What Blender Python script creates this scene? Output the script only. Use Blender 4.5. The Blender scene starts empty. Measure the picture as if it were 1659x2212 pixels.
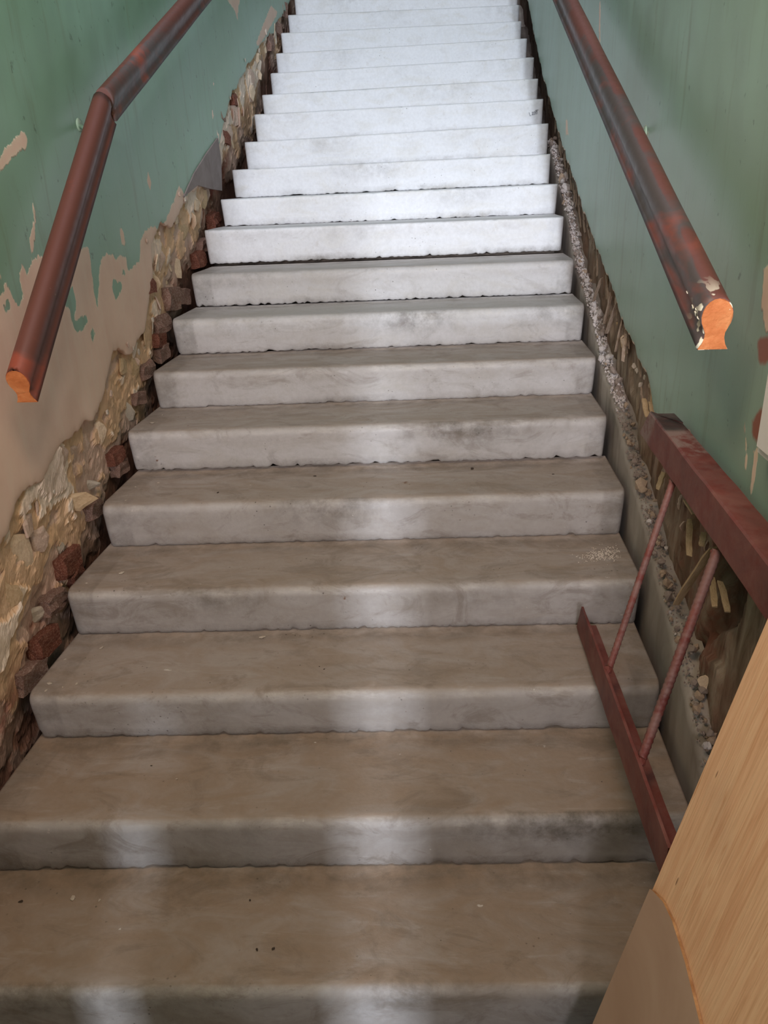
import bpy, bmesh, math, random
import numpy as np
from mathutils import Vector, Matrix, noise

# ------------------------------------------------------------------ camera
W, H, F = 1659.0, 2212.0, 1650.25
CAM = np.array([.9165, -.9898, 1.6431])
PITCH, YAW, ROLL = .4049, .0919, -.0446
G, RI, SK = .30, .1462, .0537          # going, rise, skew of the steps

def _axes():
    cp, sp = math.cos(PITCH), math.sin(PITCH)
    f = np.array([0, cp, -sp]); u = np.array([0, sp, cp]); r = np.array([1., 0, 0])
    c, s = math.cos(YAW), math.sin(YAW)
    Z = np.array([[c, -s, 0], [s, c, 0], [0, 0, 1]])
    f, u, r = Z @ f, Z @ u, Z @ r
    c, s = math.cos(ROLL), math.sin(ROLL)
    return c*r + s*u, -s*r + c*u, f
RT, UP, FW = _axes()
# surveying helpers: where a sight line through a photo pixel meets a known plane of the place
def _ray(x, y): return FW*F + RT*(x-W/2) - UP*(y-H/2)
def onX(x, y, X): d = _ray(x, y); return CAM + d*((X-CAM[0])/d[0])
def onZ(x, y, Z): d = _ray(x, y); return CAM + d*((Z-CAM[2])/d[2])
def onB(x, y, n):
    d = _ray(x, y); t = (n*G-CAM[1]+SK*CAM[0])/(d[1]-SK*d[0]); return CAM + t*d

sc = bpy.context.scene
cd = bpy.data.cameras.new('camera'); cam = bpy.data.objects.new('camera', cd)
sc.collection.objects.link(cam); sc.camera = cam
cd.sensor_fit = 'VERTICAL'; cd.sensor_height = 32; cd.lens = 32*F/H
cd.clip_start = .05; cd.clip_end = 100
M = Matrix.Identity(4)
for i in range(3):
    M[i][0] = RT[i]; M[i][1] = UP[i]; M[i][2] = -FW[i]; M[i][3] = CAM[i]
cam.matrix_world = M

# ------------------------------------------------------------------ light
sc.view_settings.view_transform = 'Standard'; sc.view_settings.look = 'None'
sc.view_settings.exposure = 0.0; sc.view_settings.gamma = 1.0
sc.view_settings.use_curve_mapping = False
wd = bpy.data.worlds.new('world'); sc.world = wd; wd.use_nodes = True
wd.node_tree.nodes['Background'].inputs[0].default_value = (.90, .91, 1.0, 1)
wd.node_tree.nodes['Background'].inputs[1].default_value = 0.8

def area(name, loc, target, sx, sy, power, col):
    l = bpy.data.lights.new(name, 'AREA'); l.shape = 'RECTANGLE'; l.size = sx; l.size_y = sy
    l.energy = power; l.color = col
    o = bpy.data.objects.new(name, l); sc.collection.objects.link(o)
    o.location = loc
    o.rotation_euler = (Vector(target)-Vector(loc)).to_track_quat('-Z', 'Y').to_euler()
    return o
# tall window of the upper hall, behind and above: falls on the upper steps only (the ceiling slab shades the rest)
area('upper_hall_window_light', (.55, -3.6, 6.4), (.62, 3.6, 1.8), .9, .6, 240, (.80, .86, 1.0))
# narrow cool source behind the viewer, shaped to throw bands on the steps
area('entrance_band_light', (1.10, -7.0, 2.10), (.62, .2, .3), .12, .6, 420, (.80, .88, 1.0))
# added daylight fill from behind, lifting the risers and walls
area('frontal_fill_light', (.64, -7.0, 3.2), (.64, 1.0, 1.2), 1.6, 1.7, 430, (1.0, .95, 1.0))
# a warm lamp under the slab
area('warm_lamp_light', (.62, -.18, 2.93), (.62, .7, .3), .7, .8, 24, (1.0, .74, .53))

# ------------------------------------------------------------------ helpers
rnd = random.Random(7)
def nz(x, y, z, s=1.0, o=0.0): return noise.noise(Vector((x*s+o, y*s+o*1.7, z*s-o)))
def fbm(x, y, z, s=1.0, oc=4, o=0.0):
    v = 0; a = 1; t = 0
    for _ in range(oc):
        v += a*nz(x, y, z, s, o); t += a; a *= .5; s *= 2.1; o += 3.3
    return v/t
def lerp(a, b, t): return a+(b-a)*t
def interp(x, tab):
    if x <= tab[0][0]: return tab[0][1]
    for (a, va), (b, vb) in zip(tab, tab[1:]):
        if x <= b: return va+(vb-va)*(x-a)/(b-a)
    return tab[-1][1]

def link(name, me, mat=None, parent=None, smooth=True):
    if mat is not None: me.materials.append(mat)
    if smooth and len(me.polygons): me.polygons.foreach_set('use_smooth', [True]*len(me.polygons))
    o = bpy.data.objects.new(name, me); sc.collection.objects.link(o)
    if parent is not None: o.parent = parent
    return o
def mesh(name, vs, fs, mat=None, parent=None, smooth=True, attrs=None):
    me = bpy.data.meshes.new(name); me.from_pydata([tuple(map(float, v)) for v in vs], [], fs)
    me.update()
    for k, vals in (attrs or {}).items():
        a = me.attributes.new(k, 'FLOAT', 'POINT'); a.data.foreach_set('value', [float(v) for v in vals])
    return link(name, me, mat, parent, smooth)
def empty(name, loc=(0, 0, 0)):
    o = bpy.data.objects.new(name, None); sc.collection.objects.link(o); o.location = loc
    o.empty_display_size = .05; return o
def tag(o, label=None, cat=None, group=None, kind=None):
    if label: o['label'] = label
    if cat: o['category'] = cat
    if group: o['group'] = group
    if kind: o['kind'] = kind
    return o
def grid_faces(nu, nv, wrap=False, flip=False):
    fs = []
    for i in range(nu-1):
        for j in range(nv if wrap else nv-1):
            a = i*nv+j; b = i*nv+(j+1) % nv; c = (i+1)*nv+(j+1) % nv; d = (i+1)*nv+j
            fs.append((a, d, c, b) if flip else (a, b, c, d))
    return fs

# ------------------------------------------------------------------ materials
def srgb(r, g, b):
    f = lambda c: ((c/255+.055)/1.055)**2.4 if c > 10 else c/255/12.92
    return (f(r), f(g), f(b), 1)
class NT:
    def __init__(s, name):
        s.m = bpy.data.materials.new(name); s.m.use_nodes = True
        s.t = s.m.node_tree; s.t.nodes.clear()
        s.out = s.n('ShaderNodeOutputMaterial'); s.b = s.n('ShaderNodeBsdfPrincipled')
        s.l(s.b.outputs[0], s.out.inputs[0])
        s.co = s.n('ShaderNodeTexCoord').outputs['Object']
    def n(s, t, **k):
        x = s.t.nodes.new(t)
        for a, v in k.items(): setattr(x, a, v)
        return x
    def l(s, a, b): s.t.links.new(a, b)
    def map(s, scale=(1, 1, 1), rot=(0, 0, 0), loc=(0, 0, 0), co=None):
        x = s.n('ShaderNodeMapping'); s.l(co or s.co, x.inputs[0])
        x.inputs['Scale'].default_value = scale; x.inputs['Rotation'].default_value = rot
        x.inputs['Location'].default_value = loc
        return x.outputs[0]
    def noise(s, scale, det=5, rough=.55, co=None, dist=0):
        x = s.n('ShaderNodeTexNoise'); s.l(co or s.co, x.inputs['Vector'])
        x.inputs['Scale'].default_value = scale; x.inputs['Detail'].default_value = det
        x.inputs['Roughness'].default_value = rough; x.inputs['Distortion'].default_value = dist
        return x.outputs['Fac']
    def voro(s, scale, co=None, feature='F1', out='Distance'):
        x = s.n('ShaderNodeTexVoronoi', feature=feature); s.l(co or s.co, x.inputs['Vector'])
        x.inputs['Scale'].default_value = scale
        return x.outputs[out]
    def ramp(s, fac, stops, interp='LINEAR'):
        x = s.n('ShaderNodeValToRGB'); s.l(fac, x.inputs[0]); x.color_ramp.interpolation = interp
        e = x.color_ramp.elements
        while len(e) > 1: e.remove(e[-1])
        e[0].position = stops[0][0]; c = stops[0][1]; e[0].color = c if not isinstance(c, (int, float)) else (c, c, c, 1)
        for p, c in stops[1:]:
            k = e.new(p); k.color = c if not isinstance(c, (int, float)) else (c, c, c, 1)
        return x.outputs[0]
    def mix(s, fac, a, b, mode='MIX'):
        x = s.n('ShaderNodeMix', data_type='RGBA', blend_type=mode)
        for v, i in ((fac, 0), (a, 6), (b, 7)):
            if isinstance(v, (int, float)): x.inputs[i].default_value = v if i == 0 else (v, v, v, 1)
            elif isinstance(v, tuple): x.inputs[i].default_value = v
            else: s.l(v, x.inputs[i])
        return x.outputs[2]
    def math(s, op, a, b=0.0, clamp=False):
        x = s.n('ShaderNodeMath', operation=op, use_clamp=clamp)
        for v, i in ((a, 0), (b, 1)):
            if isinstance(v, (int, float)): x.inputs[i].default_value = v
            else: s.l(v, x.inputs[i])
        return x.outputs[0]
    def attr(s, name):
        x = s.n('ShaderNodeAttribute', attribute_name=name); return x.outputs['Fac']
    def bump(s, h, strength=.3, dist=.01, prev=None):
        x = s.n('ShaderNodeBump'); s.l(h, x.inputs['Height'])
        x.inputs['Strength'].default_value = strength; x.inputs['Distance'].default_value = dist
        if prev is not None: s.l(prev, x.inputs['Normal'])
        return x.outputs[0]
    def fin(s, col, rough=.8, nrm=None, spec=.4, metal=0):
        for v, k in ((col, 'Base Color'), (rough, 'Roughness'), (metal, 'Metallic'), (spec, 'Specular IOR Level')):
            if isinstance(v, (int, float, tuple)): s.b.inputs[k].default_value = v
            else: s.l(v, s.b.inputs[k])
        if nrm is not None: s.l(nrm, s.b.inputs['Normal'])
        return s.m

def mat_concrete():
    t = NT('cast_concrete')
    big = t.noise(2.2, 4, .6); med = t.noise(9, 6, .6, t.map((.55, 1.2, 1.2)), 1.2)
    fine = t.noise(70, 4, .6)
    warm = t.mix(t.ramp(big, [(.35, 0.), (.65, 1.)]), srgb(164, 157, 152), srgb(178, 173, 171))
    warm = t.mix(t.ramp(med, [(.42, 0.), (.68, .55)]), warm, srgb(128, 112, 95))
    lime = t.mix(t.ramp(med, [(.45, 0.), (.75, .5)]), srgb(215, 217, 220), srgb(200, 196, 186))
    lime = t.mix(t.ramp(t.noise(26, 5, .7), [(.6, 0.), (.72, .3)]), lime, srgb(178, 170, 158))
    dust = t.attr('dust')  # lime dust and the upper daylight, painted as one whitening
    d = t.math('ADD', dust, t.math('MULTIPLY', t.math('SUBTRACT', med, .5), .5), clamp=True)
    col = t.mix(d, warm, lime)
    # treads browned by site dust plus warm light painted in, polished pale nosing
    tr = t.attr('tread')
    col = t.mix(t.math('MULTIPLY', t.math('MULTIPLY', tr, t.ramp(med, [(.25, .35), (.65, .8)])), t.math('SUBTRACT', 1.0, d)), col, srgb(148, 127, 108))
    sc_ = t.math('MULTIPLY', t.attr('scuff'), t.ramp(t.noise(8, 6, .7, t.map((1, 3, 3))), [(.5, 0.), (.66, .38)]))
    col = t.mix(sc_, col, srgb(206, 200, 192))
    # light wiped streaks
    st = t.noise(5, 5, .65, t.map((1.2, 8, 8)), .5)
    col = t.mix(t.ramp(st, [(.6, 0.), (.75, .28)]), col, srgb(196, 192, 188))
    # grime near edges (attribute) broken by noise
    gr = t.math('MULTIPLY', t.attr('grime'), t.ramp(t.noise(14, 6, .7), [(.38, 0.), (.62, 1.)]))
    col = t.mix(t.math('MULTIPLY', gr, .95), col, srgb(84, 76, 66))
    sp_ = t.ramp(t.noise(42, 4, .6, t.map((.6, 1, 1), loc=(1, 2, 3))), [(.73, 0.), (.755, .7)])
    col = t.mix(sp_, col, srgb(222, 216, 208))
    bl = t.ramp(t.noise(6.5, 7, .72, t.map((.7, 1.3, 1.3), loc=(4, 1, 7)), 1.5), [(.52, 0.), (.64, .38)])
    col = t.mix(t.math('MULTIPLY', bl, t.math('SUBTRACT', 1.15, d)), col, srgb(112, 98, 84))
    # pinholes
    v = t.voro(52); pin = t.math('MULTIPLY', t.ramp(v, [(.0, 1.), (.09, .9), (.15, 0.)]),
                                 t.ramp(t.noise(7, 5, .7), [(.55, 0.), (.66, 1.)]))
    col = t.mix(t.math('MULTIPLY', pin, .8), col, srgb(60, 52, 44))
    rust = t.ramp(t.noise(11, 4, .6, t.map((1, 1, 1), loc=(3.1, 5.2, 1.7))), [(.735, 0.), (.75, .8)])
    col = t.mix(rust, col, srgb(112, 76, 52))
    col = t.mix(t.ramp(fine, [(.3, .10), (.7, 0.)]), col, srgb(60, 56, 50))
    h = t.math('ADD', t.math('MULTIPLY', fine, .35), t.math('MULTIPLY', med, .6))
    h = t.math('SUBTRACT', h, t.math('MULTIPLY', pin, 1.2))
    h = t.math('SUBTRACT', h, t.math('MULTIPLY', t.attr('rough'), t.noise(110, 3, .7)))
    return t.fin(col, t.ramp(med, [(.3, .5), (.7, .72)]), t.bump(h, .35, .006), .45)

def mat_wall(name, green, green2):
    t = NT(name)
    n1 = t.noise(1.3, 4, .55); n2 = t.noise(6, 5, .6)
    strk = t.noise(7, 5, .6, t.map((1, 3.2, .35)), .4)
    g = t.mix(t.ramp(n1, [(.35, 0.), (.65, 1.)]), green, green2)
    g = t.mix(t.ramp(strk, [(.56, 0.), (.72, .38)]), g, srgb(112, 118, 92))
    g = t.mix(t.ramp(t.noise(30, 4), [(.66, 0.), (.72, .5)]), g, srgb(70, 84, 68))
    und = t.mix(t.ramp(n2, [(.35, 0.), (.65, 1.)]), srgb(234, 204, 186), srgb(226, 194, 176))
    und = t.mix(t.ramp(strk, [(.45, 0.), (.7, .5)]), und, srgb(232, 210, 192))
    f = t.attr('paint')
    e = t.math('ADD', f, t.math('MULTIPLY', t.math('SUBTRACT', t.noise(22, 6, .62, t.map((1, 1.6, .55))), .5), .09))
    m = t.ramp(e, [(.498, 0.), (.502, 1.)])
    rim = t.ramp(e, [(.475, 0.), (.497, .5), (.503, 0.)])
    col = t.mix(m, und, g); col = t.mix(rim, col, srgb(226, 212, 190))
    # bare brick/red patches by attribute
    br = t.ramp(t.math('ADD', t.attr('brick'), t.math('MULTIPLY', t.math('SUBTRACT', n2, .5), .4)), [(.5, 0.), (.56, 1.)])
    col = t.mix(br, col, srgb(150, 84, 54))
    h = t.math('ADD', t.math('MULTIPLY', m, .35), t.math('MULTIPLY', n2, .25))
    h = t.math('ADD', h, t.math('MULTIPLY', t.noise(60, 3), .08))
    ro = t.mix(m, .85, .42)
    return t.fin(col, ro, t.bump(h, .5, .006), .45)

def mat_chase(name, cols, dark, streak=(1, 1, 1), layered=False):
    t = NT(name)
    a = t.noise(5, 6, .62, t.map(streak), 1.5); b = t.noise(2.4, 4, .6, None, .5); c = t.noise(34, 5, .65, t.map(streak))
    col = t.ramp(a, [(.28, cols[0]), (.43, cols[1]), (.55, cols[2]), (.7, cols[3])])
    col = t.mix(t.ramp(b, [(.42, 0.), (.62, .75)]), col, cols[4])
    if layered:
        L = t.math('ADD', t.attr('lay'), t.math('MULTIPLY', t.math('SUBTRACT', a, .5), .22))
        lc = t.ramp(L, [(.0, srgb(232, 212, 196)), (.22, srgb(236, 220, 204)), (.30, srgb(226, 190, 152)), (.48, srgb(214, 178, 144)), (.56, srgb(214, 184, 168)), (.78, srgb(196, 166, 152)), (.90, srgb(158, 106, 88))])
        col = t.mix(.8, col, lc)
    red = t.math('MULTIPLY', t.attr('red'), t.ramp(t.noise(16, 5, .6), [(.38, 0.), (.55, 1.)]))
    col = t.mix(red, col, srgb(134, 72, 58))
    col = t.mix(t.ramp(c, [(.22, .4 if layered else .55), (.45, 0.)]), col, dark)
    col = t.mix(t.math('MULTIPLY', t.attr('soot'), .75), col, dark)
    h = t.math('ADD', t.math('MULTIPLY', a, 1.0), t.math('MULTIPLY', c, .4))
    return t.fin(col, .93, t.bump(h, .7, .012), .2)

def mat_simple(name, stops, scale=8, det=5, rough=.85, bump=.4, bd=.004, streak=(1, 1, 1), dist=.6, spec=.3, metal=0):
    t = NT(name); co = t.map(streak)
    a = t.noise(scale, det, .6, co, dist)
    col = t.ramp(a, stops)
    return t.fin(col, rough, t.bump(t.noise(scale*5, 4, .6, co), bump, bd), spec, metal)

def mat_rail():
    t = NT('worn_red_brown_paint')
    a = t.noise(3.2, 5, .6, t.map((1, .5, 1)), 1.0); b = t.noise(26, 5, .6)
    wear = t.attr('worn')
    f = t.math('ADD', wear, t.math('MULTIPLY', t.math('SUBTRACT', a, .5), 2.2), clamp=True)
    col = t.mix(t.ramp(f, [(.45, 0.), (.72, 1.)]), srgb(98, 56, 47), srgb(78, 68, 66))
    col = t.mix(t.ramp(a, [(.56, 0.), (.66, .8)]), col, srgb(146, 68, 48))
    col = t.mix(t.ramp(b, [(.72, 0.), (.76, .5)]), col, srgb(176, 160, 148))
    sp = t.math('MULTIPLY', t.attr('splash'), t.ramp(t.noise(34, 2, .5, t.map((1.2, .7, 1.2))), [(.56, 0.), (.585, 1.)]))
    col = t.mix(sp, col, srgb(232, 224, 200))
    return t.fin(col, t.ramp(b, [(.3, .42), (.8, .6)]), t.bump(t.math('ADD', t.math('MULTIPLY', b, .3), t.noise(6, 3)), .25, .004), .55)

def mat_steel():
    t = NT('dusty_red_oxide_steel')
    a = t.noise(7, 6, .62, None, .8); b = t.noise(45, 5, .65)
    col = t.ramp(a, [(.3, srgb(92, 40, 34)), (.5, srgb(112, 54, 46)), (.68, srgb(128, 78, 68))])
    dust = t.math('MULTIPLY', t.attr('dust'), t.ramp(t.noise(20, 6, .7), [(.4, 0.), (.55, 1.)]))
    col = t.mix(dust, col, srgb(134, 112, 104))
    soot = t.math('MULTIPLY', t.attr('soot'), t.ramp(t.noise(14, 5, .6), [(.3, 1.), (.6, .65)]))
    col = t.mix(soot, col, srgb(32, 29, 27))
    col = t.mix(t.ramp(b, [(.7, 0.), (.74, .55)]), col, srgb(178, 156, 142))
    return t.fin(col, .58, t.bump(t.math('ADD', t.math('MULTIPLY', b, .5), a), .4, .004), .4)

def mat_ply():
    t = NT('pine_plywood')
    co = t.map((1, 1, 1))
    # grain runs along local X of the sheet
    w = t.noise(3.0, 6, .6, t.map((1.1, 12, 1)), 1.4)
    g = t.noise(9, 6, .65, t.map((.7, 26, 1)), .6)
    col = t.ramp(w, [(.28, srgb(224, 168, 126)), (.48, srgb(238, 190, 148)), (.6, srgb(242, 198, 156)), (.72, srgb(214, 150, 104))])
    col = t.mix(t.ramp(g, [(.45, 0.), (.75, .45)]), col, srgb(172, 116, 66))
    k = t.noise(5, 4, .6, t.map((1.2, 5, 1), loc=(2, 1, 0)))
    col = t.mix(t.ramp(k, [(.7, 0.), (.76, .5)]), col, srgb(150, 84, 44))
    v = t.voro(9, t.map((.55, 2.2, 1)))
    col = t.mix(t.ramp(v, [(.0, .8), (.035, .7), (.05, 0.)]), col, srgb(110, 66, 38))
    d = t.noise(2.3, 3, .5, t.map((1, 1, 1), loc=(5, 3, 0)))
    col = t.mix(t.ramp(d, [(.56, 0.), (.72, .35)]), col, srgb(150, 116, 96))
    return t.fin(col, .55, t.bump(g, .2, .002), .35)

M_CONC = mat_concrete()
M_WL = mat_wall('green_paint_left', srgb(140, 174, 156), srgb(128, 164, 138))
M_WR = mat_wall('green_paint_right', srgb(150, 178, 164), srgb(138, 164, 144))
M_CL = mat_chase('hacked_masonry_left',
                 [srgb(180, 146, 124), srgb(212, 184, 160), srgb(226, 204, 182), srgb(234, 218, 202), srgb(208, 176, 160)],
                 srgb(62, 46, 40), layered=True)
M_CR = mat_chase('stained_chase_right',
                 [srgb(88, 72, 60), srgb(130, 112, 96), srgb(158, 142, 126), srgb(180, 166, 150), srgb(128, 98, 80)],
                 srgb(44, 34, 28), (1, 2.6, .55))
M_SCREED = mat_simple('smooth_mortar', [(.3, srgb(126, 116, 106)), (.5, srgb(152, 143, 134)), (.7, srgb(170, 162, 152))], 5, bump=.25, streak=(1, 1, .6))
M_MORTAR = mat_simple('rough_mortar', [(.3, srgb(126, 116, 106)), (.6, srgb(176, 168, 160))], 20, bump=.8)
M_FRAG = [mat_simple('plaster_cream', [(.3, srgb(208, 180, 152)), (.6, srgb(230, 208, 182))], 7, bump=.35),
          mat_simple('plaster_pinkish', [(.3, srgb(196, 164, 146)), (.6, srgb(222, 198, 182))], 8, bump=.5),
          mat_simple('plaster_white', [(.3, srgb(188, 174, 158)), (.6, srgb(212, 200, 186))], 9, bump=.5),
          mat_simple('plaster_ochre', [(.3, srgb(186, 156, 122)), (.6, srgb(208, 182, 148))], 6, bump=.3)]
M_BRICK = mat_simple('red_brick', [(.32, srgb(112, 62, 52)), (.5, srgb(146, 88, 70)), (.62, srgb(176, 128, 108))], 14, bump=.9, bd=.006)
M_BRICKD = mat_simple('dusty_brick', [(.32, srgb(140, 100, 88)), (.5, srgb(170, 134, 120)), (.62, srgb(198, 172, 158))], 16, bump=.9, bd=.006)
M_RUB = [mat_simple('rubble_pale', [(.3, srgb(196, 184, 178)), (.6, srgb(222, 214, 210))], 14, bump=.6),
         mat_simple('rubble_grey', [(.3, srgb(138, 122, 112)), (.6, srgb(170, 154, 144))], 14, bump=.6),
         mat_simple('rubble_buff', [(.3, srgb(160, 134, 112)), (.6, srgb(192, 170, 148))], 14, bump=.6)]
M_LATH = mat_simple('dusty_lath', [(.3, srgb(128, 106, 90)), (.55, srgb(166, 146, 128)), (.7, srgb(190, 172, 154))], 8, streak=(1, 1, 1), bump=.5)
M_LATHP = mat_simple('pale_lath', [(.3, srgb(176, 146, 110)), (.6, srgb(204, 178, 142))], 8, bump=.4)
M_RAIL = mat_rail()
M_CUT = mat_simple('cut_orange_wood', [(.3, srgb(176, 98, 50)), (.5, srgb(192, 114, 64)), (.7, srgb(204, 134, 82))], 26, bump=.5, rough=.7)
M_SPL = mat_simple('splintered_wood', [(.3, srgb(96, 60, 46)), (.6, srgb(150, 104, 80))], 30, bump=.8)
M_SPLASH = mat_simple('cream_paint', [(.3, srgb(226, 218, 196)), (.6, srgb(238, 232, 214))], 20, bump=.2, rough=.5)
M_BRACKET = mat_simple('painted_bracket', [(.3, srgb(120, 150, 128)), (.6, srgb(150, 172, 150))], 20, bump=.4, rough=.5)
M_STEEL = mat_steel()
M_PLY = mat_ply()
M_HARD = mat_simple('dusty_hardboard', [(.3, srgb(172, 140, 118)), (.55, srgb(188, 158, 136)), (.75, srgb(196, 168, 148))], 3, bump=.15, rough=.7)
M_EDGE = mat_simple('panel_edge', [(.3, srgb(150, 104, 66)), (.6, srgb(190, 146, 100))], 30, bump=.5)
M_CAB = mat_simple('white_enamel', [(.3, srgb(222, 214, 206)), (.7, srgb(232, 226, 220))], 3, bump=.05, rough=.4)
M_PLAIN = mat_simple('old_whitewash', [(.3, srgb(186, 180, 168)), (.6, srgb(206, 200, 190))], 2, bump=.2)
M_FLOOR = mat_simple('dusty_floor', [(.3, srgb(130, 122, 112)), (.6, srgb(156, 148, 138))], 3, bump=.2)
M_INK = mat_simple('faded_dark_ink', [(.3, srgb(112, 112, 116)), (.6, srgb(168, 170, 174))], 60, bump=0)
M_DARKM = mat_simple('dark_screed', [(.3, srgb(70, 62, 56)), (.6, srgb(104, 94, 86))], 8, bump=.6)
M_DIRT = mat_simple('dark_crumb', [(.3, srgb(52, 44, 38)), (.6, srgb(86, 72, 62))], 20, bump=.6)

# ------------------------------------------------------------------ the room shell
XL, XR = -.222, 1.50            # plaster faces
Y0, Y1 = -3.2, 6.5
def nose(y): return (y/G+1)*RI  # height of the nosing line
def box(name, lo, hi, mat, parent=None):
    (a, b, c), (d, e, f) = lo, hi
    vs = [(a, b, c), (d, b, c), (d, e, c), (a, e, c), (a, b, f), (d, b, f), (d, e, f), (a, e, f)]
    fs = [(0, 3, 2, 1), (4, 5, 6, 7), (0, 1, 5, 4), (1, 2, 6, 5), (2, 3, 7, 6), (3, 0, 4, 7)]
    return mesh(name, vs, fs, mat, parent, False)
tag(box('floor', (-.6, Y0, -.12), (1.9, .02, 0), M_FLOOR), kind='structure')
tag(box('ceiling', (-.3, Y0, 3.0), (1.6, .30, 3.22), M_PLAIN), kind='structure')
# added unseen panels behind the viewer, their gaps cutting the daylight into bands
for k, (a_, b_) in enumerate(((-.22, .585), (.630, .870), (.955, 1.50))):
    tag(box('light_baffle_%d' % (k+1), (a_, -3.16, .0), (b_, -3.11, (2.0, 1.94, 1.66)[k]), M_PLAIN), kind='structure')
box('left_gap_stop', (.585, -3.15, 1.16), (.630, -3.12, 2.0), M_PLAIN, bpy.data.objects['light_baffle_1'])  # added stop, keeps the left band low
box('centre_gap_stop', (.870, -3.15, 1.62), (.955, -3.12, 1.66), M_PLAIN, bpy.data.objects['light_baffle_2'])  # added stop, ends the centre band higher up
tag(box('wall_end', (-.4, Y1, .0), (1.75, Y1+.15, 7.2), M_DARKM), kind='structure')

def under_stair_block():  # added under the steps to block light leaking from below
    vs = []; fs = []; n = 30
    for i in range(n+1):
        y = .05+i*(5.95-.05)/n; zt = (y-.36)/G*RI-.012
        vs += [(-.32, y, zt), (1.60, y, zt), (1.60, y, zt-.25), (-.32, y, zt-.25)]
    f = grid_faces(n+1, 4, wrap=True)+[(3, 2, 1, 0), (4*n, 4*n+1, 4*n+2, 4*n+3)]
    return mesh('light_block_1', vs, f, M_DARKM, None, False)
tag(under_stair_block(), kind='structure')
EDGE_R = [(-3, .66), (.2, .62), (.8, .52), (1.0, .40), (1.08, .33), (1.18, .30), (1.29, .32), (1.66, .24), (2.08, .17), (2.64, .10), (3.41, .01), (4.37, -.05), (5.5, -.02), (8, -.02)]
EDGE_L = [(-3, .42), (.60, .40), (.73, .36), (.86, .36), (1.0, .31), (1.15, .26), (1.24, .25), (1.32, .19), (1.50, .24), (1.56, .25), (1.7, .15),
          (1.86, .13), (1.95, .18), (2.03, .20), (2.06, .31), (2.2, .31), (2.36, .25), (2.58, .22), (2.9, .17), (3.2, .155), (3.45, .20),
          (3.62, .22), (4.0, .19), (4.44, .17), (4.9, .09), (5.32, .04), (6, .03), (8, .03)]
def jag(y, s, amp, o):
    a = nz(y, 0, 0, s, o); b = nz(y, 0, 0, s*3.3, o+9)
    # broken, stepped edge
    return amp*(round(a*3)/3*.6+a*.5+b*.35)
def edge_r(y): return interp(y, EDGE_R)+jag(y, 9, .022, 3.1)
def edge_l(y): return interp(y, EDGE_L)+jag(y, 8, .030, 8.4)

def seg_d(px, py, ax, ay, bx, by):
    dx, dy = bx-ax, by-ay; t = ((px-ax)*dx+(py-ay)*dy)/(dx*dx+dy*dy+1e-12); t = max(0, min(1, t))
    return math.hypot(px-ax-t*dx, py-ay-t*dy)
def poly_sd(px, py, P):
    d = 9; ins = False; n = len(P)
    for i in range(n):
        ax, ay = P[i]; bx, by = P[(i+1) % n]
        d = min(d, seg_d(px, py, ax, ay, bx, by))
        if (ay > py) != (by > py) and px < (bx-ax)*(py-ay)/(by-ay)+ax: ins = not ins
    return d if ins else -d
def wp(X, pts): return [tuple(onX(x, y, X)[1:3]) for x, y in pts]
# where the left wall has lost its green paint (outline surveyed on the wall plane)
BARE_L = [wp(XL, [(-260, 640), (0, 592), (8, 612), (22, 600), (34, 570), (46, 566), (60, 590), (75, 560), (98, 552), (120, 566), (150, 540), (166, 545), (172, 538),
                 (192, 534), (199, 600), (209, 660), (214, 590), (216, 560), (228, 552), (243, 548), (250, 560), (262, 550), (272, 560), (277, 585),
                 (300, 566), (303, 520), (312, 500), (330, 488), (346, 500), (358, 478), (372, 440), (386, 402), (402, 428), (420, 380),
                 (470, 300), (480, 420), (430, 620), (330, 900), (180, 1200), (-40, 1700), (-600, 2000), (-600, 900)]),
          wp(XL, [(-10, 350), (2, 340), (20, 312), (36, 288), (52, 286), (60, 300), (55, 322), (40, 332), (22, 346), (8, 366), (-10, 372)]),
          wp(XL, [(72, 440), (78, 462), (80, 485), (74, 520), (70, 560), (68, 520), (72, 480)]),
          wp(XL, [(258, 490), (268, 500), (270, 530), (262, 528)]),
          wp(XL, [(320, 372), (326, 396), (324, 408), (318, 392)]),
          wp(XL, [(492, 0), (520, -10), (516, 20), (514, 42), (506, 20), (497, 8)]),
          wp(XL, [(566, 60), (585, 12), (592, 20), (600, 25), (594, 40), (575, 75), (560, 100), (552, 96)])]
GREEN_L = [wp(XL, [(20, 560), (50, 566), (44, 600), (52, 640), (42, 664), (28, 640), (18, 620)]),
           wp(XL, [(140, 618), (156, 620), (164, 650), (162, 690), (186, 680), (190, 694), (180, 712), (166, 718), (156, 708), (152, 668), (140, 660), (124, 700), (120, 690), (130, 660), (128, 640)]),
           wp(XL, [(244, 604), (262, 610), (262, 625), (250, 650), (242, 622)]),
           wp(XL, [(12, 650), (20, 648), (22, 668), (14, 676), (8, 664)]),
           wp(XL, [(-6, 605), (6, 610), (10, 630), (-4, 640)]),
           wp(XL, [(264, 580), (272, 584), (270, 598), (264, 594)]),
           wp(XL, [(198, 705), (204, 720), (200, 742), (195, 725)])]
def paint_l(y, z):
    d = -9
    for P in BARE_L:
        s = poly_sd(y, z, P)
        if s > d: d = s
    for P in GREEN_L:
        s = poly_sd(y, z, P)
        if s > -.01: d = min(d, -s)
    return .5-d*2.2           # >.5 painted
RED_R = [wp(XR, [(1632, 728), (1645, 722), (1665, 726), (1665, 790), (1640, 788), (1632, 776)]),
         wp(XR, [(1617, 905), (1634, 884), (1646, 884), (1646, 940), (1638, 962), (1624, 944)])]
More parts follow.
